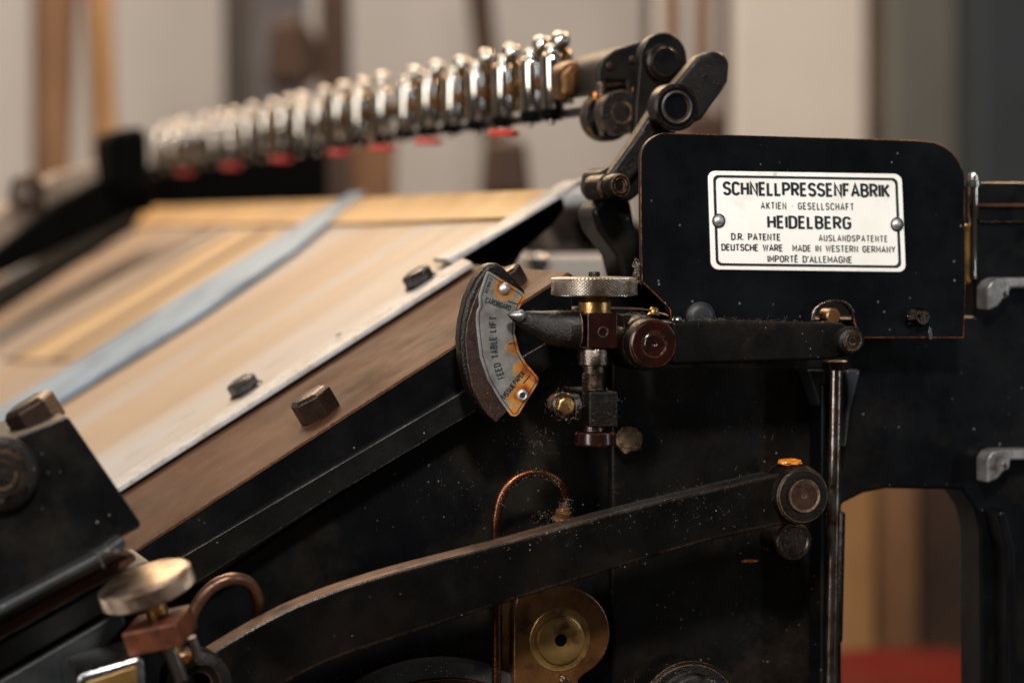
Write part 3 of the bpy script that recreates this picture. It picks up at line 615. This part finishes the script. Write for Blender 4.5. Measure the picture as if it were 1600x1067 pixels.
# ---- lift adjuster: pointer, block, thumb wheel, screw, lower block
AY = -.045          # axis of the adjusting screw
def C(x, y, Y=AY): return W(x, y, Y)
sA = mpp(930, 500, AY)
def loft(name, secs, m, parent, bevel=0, seg=28, pw=2.4):
    """secs: (px, py, half height px, half depth px, Y centre)"""
    bm = bmesh.new(); rings = []
    for (x, y, hh, hd, Y) in secs:
        c = W(x, y, Y); s = mpp(x, y, Y); rg = []
        for k in range(seg):
            a = 2 * math.pi * k / seg; ca, sa = math.cos(a), math.sin(a)
            rg.append(bm.verts.new(c + Vector((0, math.copysign(abs(ca) ** (2 / pw), ca) * hd * s, math.copysign(abs(sa) ** (2 / pw), sa) * hh * s))))
        rings.append(rg)
    for a, b in zip(rings, rings[1:]):
        for k in range(seg): bm.faces.new((a[k], a[(k + 1) % seg], b[(k + 1) % seg], b[k]))
    bm.faces.new(rings[0]); bm.faces.new(rings[-1][::-1])
    return obj(name, bm, M[m], parent, bevel)
ptr = loft('pointer', [(793, 492, .6, .8, GY - .008), (797, 493, 4.5, 3, GY - .008), (806, 496, 9.5, 6, GY - .008), (817, 500, 14, 9, GY - .008), (830, 504, 18, 14, AY + .007), (850, 511, 25, 20, AY + .004), (868, 514, 29, 26, AY + .002), (882, 515, 30, 30, AY), (900, 515, 30, 32, AY)], 'oily', P, 0, 36)
ptr['label'] = 'black tapering pointer touching the scale'
lathe('pointer_tip', [(0, -.0002), (.0009, .0012), (.0021, .0038), (.0028, .0056), (.0026, .0064)], C(794.5, 491.8, GY - .0100), Vector((1, 0, -.10)), 'tip', ptr, 20)
def box_px(name, x0, x1, y0, y1, Yf, Yb, m, parent, bev=.0009):
    return plate(name, [(x0, y0), (x1, y0), (x1, y1), (x0, y1)], Yf, Yb, m, parent, bev, 2)
blk = box_px('adjuster_block', 918, 966, 489, 545, AY - .008, AY + .017, 'maroon', P)
bx = mat('block_side', (.018, .012, .011), .25, .4, bump=.3, coat=.4, wear=(.4, .2, .1))
boss('block_hole', 942, 519, 1, AY - .0082, [(8, 0), (9, -1), (7.4, -1.2), (6.6, 0), (6.2, 6), (0, 7)], 'steel_dark', blk)
# thumb wheel (real diamond knurling)
def knurled(name, org, axis, R_, Hh, m, parent, nseg=84, rows=7, edge=.0006, dep=.00042, res=5):
    x, y, a = frame_of(axis); org = Vector(org); bm = bmesh.new(); rings = []
    nc = nseg * res; nh = rows * res
    prof = [(R_ * .16, Hh + .0002), (R_ * .6, Hh + .0002), (R_ - edge * 2.2, Hh), (R_ - edge * .8, Hh - edge * .35)]
    for r, h in prof: rings.append([bm.verts.new(org + a * h + (x * math.cos(t) + y * math.sin(t)) * r) for t in (2 * math.pi * k / nc for k in range(nc))])
    for j in range(nh + 1):
        h = Hh - edge - (Hh - 2 * edge) * j / nh; rg = []
        for k in range(nc):
            t = 2 * math.pi * k / nc; u = k / res; v = j / res
            f1 = abs(((u + v) % 1) - .5) * 2; f2 = abs(((u - v) % 1) - .5) * 2
            rg.append(bm.verts.new(org + a * h + (x * math.cos(t) + y * math.sin(t)) * (R_ - dep * (1 - min(1 - f1, 1 - f2) * 1.6))))
        rings.append(rg)
    for r, h in ((R_ - edge, edge * .3), (R_ - edge * 2.2, 0), (R_ * .2, 0)): rings.append([bm.verts.new(org + a * h + (x * math.cos(t) + y * math.sin(t)) * r) for t in (2 * math.pi * k / nc for k in range(nc))])
    for p, q in zip(rings, rings[1:]):
        for k in range(nc): bm.faces.new((p[k], q[k], q[(k + 1) % nc], p[(k + 1) % nc]))
    bm.faces.new(rings[0]); bm.faces.new(rings[-1])
    return obj(name, bm, M[m], parent)
kn = knurled('thumb_wheel', C(928.5, 462), (0, 0, 1), 65.5 * sA, 29 * sA, 'knurl', P, 66, 5, .0006, .0012, 6)
kn['label'] = 'knurled nickel thumb wheel on the lift adjusting screw'
lathe('wheel_hub', [(0, .0024), (8 * sA, .0024), (9 * sA, .0018), (9 * sA, 0)], C(928.5, 433), (0, 0, 1), 'oily', kn, 24)
lathe('brass_collar', [(0, 34 * sA), (16 * sA, 34 * sA), (22 * sA, 24 * sA), (25 * sA, 20 * sA), (25.5 * sA, 0), (0, 0)], C(929, 492), (0, 0, 1), 'brass', P, 40)
thr = [(0, 0), (24.5, 0), (25, 1), (25, 24), (23.5, 26), (18, 27), (17.5, 38)]
for k in range(10): thr += [(17.5, 38 + k * 4), (19.5, 40 + k * 4), (17.5, 42 + k * 4)]
thr += [(17, 80), (17, 128), (0, 128)]
lathe('adjusting_screw', [(r * sA, h * sA) for r, h in thr], C(928, 545), (0, 0, -1), 'steel_dark', P, 40)
lathe('screw_foot', [(0, 0), (30, 0), (32, 2), (33, 18), (31, 21), (0, 21)] and [(r * sA, h * sA) for r, h in [(0, 0), (30, 0), (32, 2), (33, 18), (31, 21), (0, 21)]], C(930, 674), (0, 0, -1), 'maroon', P, 40)
lbk = box_px('guide_block', 921, 966, 612, 668, AY - .007, AY + .030, 'oily', P)
bxn = loft('guide_block_arm', [(866, 636, 14, 14, AY + .02), (872, 636, 21, 22, AY + .016), (892, 638, 23, 24, AY + .01), (922, 640, 26, 24, AY + .008)], 'oily', lbk)
nut = boss('lock_nut', 882, 634, 1, AY - .006, [(0, -5), (8, -5), (10, -3), (11, 0), (17, 0), (20, 3), (21, 8), (21, 24)], 'steel_dark', P, 28)
hexbolt('nut_head', W(882, 634, AY - .0055), (0.1, -1, 0), .0042, .0025, 'brass', nut, False, .3)
# drip of grime beside the screw foot
def lump(name, x, y, Y, rx, ry, ry2, m, parent, amp=.25, seed=1, sub=4):
    random.seed(seed); bm = bmesh.new(); bmesh.ops.create_icosphere(bm, subdivisions=sub, radius=1); s = mpp(x, y, Y); ctr = W(x, y, Y)
    from mathutils import noise as mn
    for v in bm.verts:
        k = 1 + amp * mn.noise(v.co * 2.3 + Vector((seed, 0, 0))) + amp * .5 * mn.noise(v.co * 6 + Vector((0, seed, 0)))
        q = v.co * k; q = Vector([math.copysign(abs(t) ** .8, t) for t in q]); v.co = ctr + Vector((q.x * rx * s, q.y * ry2 * s, q.z * ry * s))
    return obj(name, bm, M[m], parent)
lump('grime_lump', 983, 687, .0, 20, 19, 14, 'tan_dirt', P, .3, 3)

# ---- hub on the right of the adjuster and the top beam
hub = boss('pivot_hub', 1022, 538, 1, AY - .012, [(0, 4), (4, 4), (5, 1), (16, 1), (18, 3), (20, 1), (22, 0), (34, 0), (37.5, 1.5), (39.5, 4), (40, 30), (43, 34), (44, 60), (44, 120)], 'oily', P, 64)
fc = boss('hub_face', 1022, 538, 1, AY - .0124, [(0, 3), (3, 2), (5, 0), (15, 0), (17, 2), (19, 2.4), (21, 0), (36, 0), (38, 2)], 'maroon', hub, 64)
loft('hub_web', [(966, 516, 25, 26, AY + .006), (980, 514, 24, 26, AY + .008), (1000, 515, 22, 28, AY + .012), (1015, 520, 20, 28, AY + .014)], 'oily', hub)
lathe('oil_nipple', [(0, .0035), (.0012, .0034), (.0020, .0024), (.0020, .001), (.0028, 0), (0, 0)], W(1021, 492, AY), (.1, 0, 1), 'brass', hub, 20)
lathe('oil_nipple', [(0, .0035), (.0014, .0034), (.0024, .0024), (.0024, .001), (.0030, 0), (0, 0)], W(1056, 506, AY + .02), (.5, 0, 1), 'steel', hub, 20)
beam = plate('top_beam', [(1050, 502), (1130, 500), (1318, 505), (1330, 512), (1330, 556), (1300, 562), (1120, 568), (1050, 571)], AY + .006, AY + .024, 'black_dusty', P, .0018, 3)
bb = boss('beam_end_boss', 1333, 533, 1, AY + .000, [(0, 3), (5, 3), (6, 1), (11, 1), (13, 3), (15, 1), (19, 2), (22, 5), (23, 10), (23, 62)], 'oily', beam, 48)
# ---- vertical rod
rod = lathe('vertical_rod', [(0, 0), (.0030, 0), (.0030, .215), (0, .215)], W(1306, 566, -.012), (-.012, 0, -1), 'rod_steel', P, 24)
hexbolt('rod_nut', W(1305, 578, -.012), (0, 0, 1), .0062, .0045, 'bolt_brown', rod, False, .2)
lathe('rod_sleeve', [(0, 0), (.0058, 0), (.0060, .001), (.0056, .060), (.0048, .062), (0, .062)], W(1301, 800, -.004), (-.01, 0, -1), 'steel_dark', rod, 24)
for (a, b, c, d) in (((1262, 578), (1290, 578), (1290, 700), (1283, 640)), ((1322, 578), (1346, 578), (1330, 640), (1322, 700))):
    plate('casting_fillet', [a, b, c, d], -.006, .0058, 'grey_black', P, .002, 3)
plate('rod_channel', [(1284, 600), (1292, 600), (1290, 1300), (1282, 1300)], -.008, .0058, 'black', P, .0012)

# ---- lower lever
LY = -.052
topl = [(1225, 737), (1190, 742), (1100, 766), (950, 803), (870, 826), (781, 849), (700, 870), (612, 893), (550, 909), (500, 927), (450, 952), (400, 982), (350, 1012), (310, 1033)]
botl = [(300, 1095), (420, 1090), (470, 1055), (520, 1024), (600, 996), (700, 968), (800, 938), (900, 905), (1000, 877), (1100, 848), (1200, 826), (1235, 818)]
def spl(P_, n=5):
    o = []
    for i in range(len(P_) - 1):
        p0, p1, p2, p3 = [Vector(q) for q in (P_[max(i - 1, 0)], P_[i], P_[i + 1], P_[min(i + 2, len(P_) - 1)])]
        for k in range(n):
            t = k / n; o.append(tuple(.5 * ((2 * p1) + (p2 - p0) * t + (2 * p0 - 5 * p1 + 4 * p2 - p3) * t * t + (3 * p1 - p0 - 3 * p2 + p3) * t ** 3)))
    return o + [P_[-1]]
topl = [(1225, 737), (1100, 766), (950, 803), (781, 849), (612, 893), (500, 930), (420, 966), (340, 1012), (300, 1040)]
botl = [(330, 1120), (420, 1082), (520, 1032), (700, 972), (900, 908), (1100, 848), (1235, 818)]
nt = M['worn_lit_top'].node_tree; bs = nt.nodes['Principled BSDF']; src = bs.inputs['Base Color'].links[0].from_socket
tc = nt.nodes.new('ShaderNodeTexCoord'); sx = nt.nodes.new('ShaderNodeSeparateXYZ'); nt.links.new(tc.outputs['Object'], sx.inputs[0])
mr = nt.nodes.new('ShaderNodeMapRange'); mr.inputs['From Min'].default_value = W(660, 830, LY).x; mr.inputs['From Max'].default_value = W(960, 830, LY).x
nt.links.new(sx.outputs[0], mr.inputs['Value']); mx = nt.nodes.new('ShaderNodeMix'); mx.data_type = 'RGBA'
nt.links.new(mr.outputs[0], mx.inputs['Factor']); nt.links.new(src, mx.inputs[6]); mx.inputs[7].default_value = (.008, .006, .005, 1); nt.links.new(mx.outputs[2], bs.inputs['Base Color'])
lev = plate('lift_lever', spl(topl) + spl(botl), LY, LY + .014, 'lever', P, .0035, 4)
lev.data.materials.append(M['worn_lit_top'])
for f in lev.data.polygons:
    if f.normal.z > .3 and f.center.x < W(1200, 830, LY).x: f.material_index = 1  # upward faces browned: lit top edge put into the worn paint colour
lev['label'] = 'long black lever with worn brown top edge, highlight painted in'
lh = boss('lever_hub', 1256, 775, 1, LY - .006, [(24, 5), (25, 1), (30, 0), (41, 1), (44, 4), (45, 20), (48, 26), (49, 60), (46, 64)], 'oily', lev, 64)
boss('hub_bore', 1258, 775, 1, LY - .007, [(0, 4), (3, 4), (4, 2), (23, 2), (24.5, 0), (26, 0), (27, 3), (27, 12)], 'steel_brown', lh, 48)
lump('grease_blob', 1234, 722, LY + .004, 19, 6, 12, 'grease', P, .3, 5, 3)
lump('grease_blob', 1172, 876, -.002, 13, 2.5, 5, 'grease', P, .3, 9, 3)
boss('lower_stud', 1241, 846, 1, -.03, [(0, 2), (22, 2), (24, 0), (28, 0), (31, 3), (32, 8), (32, 60)], 'steel_dark', P, 48)
lbs = boss('lever_boss', 312, 1070, 1, LY - .012, [(18, 10), (20, 4), (30, 2), (33, 0), (46, 1), (51, 5), (53, 12), (53, 60)], 'oily', lev, 56)
lump('grease_blob', 286, 1028, LY - .02, 12, 8, 9, 'grease', P, .35, 7, 3)

# ---- copper oil pipe
pipe = tube('oil_pipe', [W(x, y, Y) for x, y, Y in ((776, 1120, -.012), (776, 1000, -.012), (776, 900, -.012), (775, 850, -.015), (776, 806, -.016), (785, 772, -.016), (803, 749, -.016), (832, 738, -.016), (858, 742, -.016), (876, 757, -.014), (883, 778, -.010), (883, 798, -.008))], .0021, 'copper', P, 16)
pipe['label'] = 'dusty copper oil pipe bent into a hook'
lathe('pipe_fitting', [(0, .006), (.0024, .006), (.0026, .0048), (.0036, .0042), (.0036, .0012), (.0046, .0008), (.0046, 0), (0, 0)], W(878, 812, -.010), (.12, -.25, 1), 'bronze', P, 24)
# ---- bronze bearing plate
bp = plate('bearing_plate', [(803, 1150), (803, 960), (808, 934), (820, 918)] + arc(878, 988, 76, 74, -90, 62, 22) + [(905, 1062), (890, 1150)], -.012, .0058, 'bronze', P, .0012, 3)
bp['label'] = 'oily bronze bearing plate with turned disc'
boss('bearing_cap', 877, 1000, 1, -.0135, [(0, 8), (8, 8), (9.5, 0), (11, -.5), (24, .5), (36, 0), (38, 1), (38.5, 4), (41, 4.5), (49, 3.5), (51, 5.5)], 'bronze_face', bp, 64)
boss('centre_hole', 877, 1000, 1, -.0142, [(0, 0), (8.5, 0), (9, .4)], 'black_far', bp, 28)
lathe('oil_drop', [(0, .004), (.0015, .0037), (.0024, .002), (.0022, 0)], W(880, 1061, -.0125), (0, -1, -.2), 'steel', bp, 20)
# ---- wheels at the bottom edge
gw = boss('gear_wheel', 690, 1300, 1, -.012, [(100, 2), (200, 2), (203, 0), (206, 0), (208, 3), (240, 4), (242, 8), (242, 50)], 'maroon', P, 128)
boss('gear_rim', 690, 1300, 1, -.0085, [(242, 0), (266, 2), (268, 5), (268, 50)], 'gear_dust', gw, 128)
hr = boss('hand_ring', 1088, 1118, 1, -.03, [(48, 4), (54, 0), (59, 0), (63, 4), (66, 14), (66, 60)], 'steel', P, 72)
boss('hub_rim', 1080, 1118, 1, -.024, [(66, 0), (80, 2), (85, 8), (85, 80)], 'oily', hr, 72)

# ---- second adjuster at lower left (nearer, leaning left)
KY = -.085
ax = (up * math.cos(math.radians(17)) - rt * math.sin(math.radians(17)) - fw * .24).normalized()
sK = mpp(230, 920, KY)
k2 = knurled('thumb_wheel', W(235, 932, KY) , ax, 75 * sK, 36 * sK, 'knurl2', P, 110, 6, .0016, .0004, 4)
k2['label'] = 'leaning bronze toned thumb wheel at the lower left'
lathe('wheel_stem', [(0, 0), (.0045, 0), (.0045, .022), (0, .022)], W(240, 940, KY), -ax, 'brass', k2, 24)
xx, yx, _ = frame_of(ax)
bm = bmesh.new(); h_ = rt * math.cos(math.radians(17)) + up * math.sin(math.radians(17)); h_ = (h_ - ax * h_.dot(ax)).normalized(); d_ = ax.cross(h_)
if d_.dot(fw) < 0: d_ = -d_
yawm = Matrix.Rotation(math.radians(-16), 3, ax); h_ = yawm @ h_; d_ = yawm @ d_
c0 = W(250, 985, KY - .004)
pts = [c0 + h_ * a * 47 * sK - ax * b * 20 * sK - d_ * 38 * sK for a, b in ((-1, -1), (1, -1), (1, 1), (-1, 1))]; prism_bm(bm, pts, d_ * 76 * sK)
obj('adjuster_block', bm, M['rust_face'], P, .0009)
lathe('chrome_pin', [(0, 0), (.0032, 0), (.0032, .016), (0, .016)], W(262, 1005, KY), -ax, 'chrome', P, 20)
lathe('chrome_pin', [(0, 0), (.0022, 0), (.0022, .010), (0, .010)], W(298, 995, KY + .01), -ax, 'chrome', P, 20)
tray = plate('drip_tray', [(120, 1060), (128, 1052), (215, 1026), (226, 1030), (230, 1120), (120, 1120)], KY - .01, KY + .03, 'steel', P, .002)
plate('tray_opening', [(136, 1066), (213, 1040), (216, 1120), (138, 1120)], KY - .0104, KY - .0099, 'bronze_face', tray, .0002)
tube('hook_pipe', [W(x, y, Y) for x, y, Y in ((292, 985, -.05), (306, 948, -.05), (330, 918, -.05), (362, 904, -.05), (388, 910, -.046), (402, 932, -.04), (402, 962, -.03), (396, 990, -.02))], .0026, 'brown_tube', P, 16)
lump('paint_chip', 338, 862, -.004, 24, 9, 5, 'bolt_brown', P, .4, 21, 3)

# ---- dust, lint and crumbs lying on the casting
random.seed(11)
def cloud(x, y, rx, ry, Y, jit=.0006, lim=None):
    def f():
        while True:
            a, b = random.gauss(0, .5), random.gauss(0, .5)
            if a * a + b * b < 1.6: break
        return W(x + a * rx, y + b * ry, Y - abs(random.gauss(0, jit)))
    return f
crumbs('lint', 520, cloud(845, 560, 52, 50, .004), .00025, .0007, 'dust', P)
crumbs('lint', 260, cloud(885, 602, 30, 12, .002, .0012), .0002, .0006, 'dust', P)
crumbs('lint', 240, cloud(842, 685, 50, 28, .004), .0002, .0006, 'dust', P)
crumbs('lint', 260, cloud(880, 634, 24, 24, AY - .006, .0010), .0003, .0008, 'dust', P)
crumbs('lint', 60, cloud(955, 640, 22, 30, AY - .009, .001), .0002, .0006, 'dust', P)
crumbs('lint', 260, cloud(872, 806, 34, 14, .004, .001), .0002, .0008, 'dust', P)
crumbs('lint', 160, cloud(884, 790, 9, 16, -.012, .001), .0003, .0009, 'dust', P)
crumbs('dust', 260, cloud(760, 760, 190, 80, .004), .00015, .0004, 'dust', P)
crumbs('dust', 70, cloud(1120, 650, 150, 90, .004), .0002, .0005, 'dust', P)
crumbs('dust', 500, lambda: W(random.uniform(560, 800), random.uniform(1010, 1062), .002 + random.uniform(-.002, .0)), .00015, .0004, 'dust', P)
def along(poly, Y, jy=2.0, jd=.0004):
    def f():
        i = random.randrange(len(poly) - 1); t = random.random(); a = lerp(poly[i], poly[i + 1], t)
        return W(a[0], a[1] + random.gauss(0, jy), Y - abs(random.gauss(0, jd)))
    return f
crumbs('lint', 500, along([(776, 808), (785, 772), (803, 749), (832, 738), (858, 742), (876, 757)], -.0175, 4, .0006), .0002, .0006, 'dust', P)
crumbs('lint', 500, along([(830, 487), (900, 486), (990, 490), (1010, 494)], AY - .004, 1.5, .004), .0002, .0005, 'dust', P)
crumbs('lint', 500, along([(1060, 502), (1130, 500), (1318, 505)], AY + .008, 2, .001), .0002, .0006, 'dust', P)
crumbs('dust', 350, along([(700, 872), (870, 828), (1000, 792), (1190, 745)], LY - .0002, 12, .0004), .00015, .0005, 'dust', P)
crumbs('dust', 220, cloud(1100, 800, 120, 36, LY - .0002, .0004), .00015, .00045, 'dust', P)
crumbs('lint', 200, cloud(995, 425, 6, 18, -.008, .001), .0004, .0016, 'dust', P)
crumbs('paint_flakes', 40, cloud(170, 862, 26, 10, -.086, .0005), .0006, .0016, 'dust', P)

# ---- machinery seen between table and frame (behind)
plate('inner_cheek', [(840, 452), (870, 440), (985, 436), (1012, 440), (1060, 500), (1060, 540), (840, 560)], .07, .10, 'black_far', P, .002)
plate('table_support', [(712, 414), (882, 305), (886, 325), (866, 352), (820, 392), (800, 425), (770, 430)], .19, .24, 'black_far', P, .003)
plate('inner_bracket', [(840, 345), (880, 322), (960, 318), (975, 395), (850, 396)], .45, .50, mat('brown_grey_iron', (.10, .075, .06), .7, 0, bump=0), P, .004)
plate('inner_arm', [(878, 300), (950, 292), (960, 318), (880, 324)], .40, .44, 'edge_strip', P, .003)
plate('inner_arm', [(905, 340), (975, 330), (1010, 360), (1010, 460), (965, 460), (958, 395), (920, 380)], .42, .44, 'black_far', P, .004)
boss('inner_roller', 845, 412, 1, .42, [(0, 0), (12, 0), (15, 4), (15, 30)], 'steel', P, 32)
boss('inner_roller', 978, 405, 1, .36, [(0, 0), (10, 0), (12, 4), (12, 60)], 'steel', P, 32)

# ================================================================== BEHIND THE PRESS
def bg(name, px, Y, th, m, label, cat, bevel=.01, group=None):
    bm = bmesh.new(); prism_bm(bm, [W(x, y, Y) for x, y in px], Vector((0, th, 0)))
    return tag(obj(name, bm, M[m], None, bevel), label, cat, group)
bm = bmesh.new(); prism_bm(bm, [Vector(p) for p in ((-5, 3.4, -1.6), (6, 3.4, -1.6), (6, 3.4, 3), (-5, 3.4, 3))], Vector((0, .1, 0)))
tag(obj('wall', bm, M['plaster']), 'plain beige plaster wall far behind the press', 'wall')
bg('wooden_post', [(62, -200), (132, -200), (112, 290), (108, 420), (62, 420)], 2.6, .1, 'wood', 'brown wooden post at the far left', 'post')
bg('wooden_brace', [(132, -220), (172, -220), (182, 130), (200, 420), (160, 420), (150, 130)], 2.5, .08, 'wood_orange', 'orange pine brace leaning beside the brown post', 'brace')
bg('cabinet', [(396, -200), (440, -200), (480, -200), (486, 300), (398, 300)], 2.7, .25, 'coat', 'dark grey cabinet behind the middle of the gripper row', 'cabinet')
bg('hanging_bag', [(446, 30), (470, 20), (500, 60), (508, 120), (480, 140), (440, 128)], 2.45, .12, 'dark_wood', 'small dark brown bundle hanging in front of the grey cabinet', 'bag', .03)
bg('ladder_rail', [(508, -200), (546, -200), (556, 420), (516, 420)], 2.35, .06, 'dark_wood', 'dark brown upright right of the grey cabinet', 'upright')
bg('leaning_bar', [(722, -200), (752, -200), (782, 90), (806, 300), (776, 300), (752, 90)], 2.4, .05, 'dark_wood', 'thin brown bar leaning against the beige wall', 'bar')
bg('wooden_stool', [(575, 205), (622, 205), (620, 420), (577, 420)], 1.9, .09, 'wood', 'brown wooden leg below the gripper row', 'stool leg')
bg('black_crate', [(160, 268), (516, 222), (516, 420), (160, 420)], 1.45, .35, 'black_far', 'matt black box directly behind the feed table', 'box')
bg('wooden_block', [(784, 216), (826, 216), (836, 310), (778, 310)], 1.6, .08, 'dark_wood', 'small dark brown block behind the feed table top', 'block')
bg('white_box', [(862, 392), (954, 392), (954, 446), (862, 446)], 1.0, .2, 'plaster', 'beige box seen between feed table and name panel', 'box', .006)
pipes = thing('pipe_bundle', 'bundle of brown and pale vertical pipes behind the linkage', 'pipes', W(1070, 400, 1.9))
for (x0, x1, mm) in ((1003, 1018, 'dark_wood'), (1019, 1034, 'pale_door'), (1037, 1060, 'wood'), (1064, 1082, 'plaster'), (1085, 1108, 'wood'), (1111, 1122, 'plaster'), (1124, 1140, 'dark_wood')):
    p0, p1 = W((x0 + x1) / 2, 460, 1.9), W((x0 + x1) / 2, -150, 1.9); r = (x1 - x0) / 2 * mpp(x0, 200, 1.9)
    o = lathe('pipe', [(0, 0), (r, 0), (r, .75), (0, .75)], p0, (0, 0, 1), mm, None, 20)
    o.parent = pipes; o.matrix_parent_inverse = Matrix.Translation(pipes.location).inverted()
bg('valve_block', [(1085, 175), (1140, 175), (1142, 260), (1085, 260)], 1.8, .05, 'dark_wood', 'dark brown block at the foot of the pipes', 'block')
bg('door', [(1146, -300), (1368, -300), (1368, 900), (1146, 900)], 3.2, .05, 'pale_door', 'cream door right of the pipe bundle', 'door')
bg('door_frame', [(1370, -300), (1392, -300), (1392, 900), (1370, 900)], 3.15, .1, 'dark_wood', 'narrow dark strip beside the cream door', 'door frame')
bg('grey_panel', [(1394, -300), (1530, -300), (1530, 900), (1394, 900)], 3.1, .05, 'greyboard', 'grey green panel between the cream door and the dark locker', 'panel')
bg('locker', [(1532, -300), (2000, -300), (2000, 1400), (1532, 1400)], 3.0, .4, 'teal_dark', 'dark teal locker at the far right', 'locker')
bg('plywood_cabinet', [(1240, 640), (1372, 640), (1372, 1400), (1240, 1400)], 1.5, .3, 'wood_orange', 'light brown wooden cabinet seen through the frame opening', 'cabinet')
bg('brown_cabinet', [(1376, 640), (1440, 640), (1440, 1400), (1376, 1400)], 1.55, .3, 'wood', 'brown cabinet side beside the light brown cabinet', 'cabinet')
bg('dark_cabinet', [(1443, 640), (1700, 640), (1700, 1400), (1443, 1400)], 1.6, .3, 'dark_wood', 'very dark cabinet at the right of the frame opening', 'cabinet')
bm = bmesh.new(); lathe_bm(bm, [(0, .02), (.10, .018), (.125, 0), (.13, -.03), (.13, -.3)], W(1440, 1065, 1.1), (0, 0, 1), 48)
tag(obj('red_drum', bm, M['red_paint']), 'round red metal drum seen low through the frame opening', 'drum')
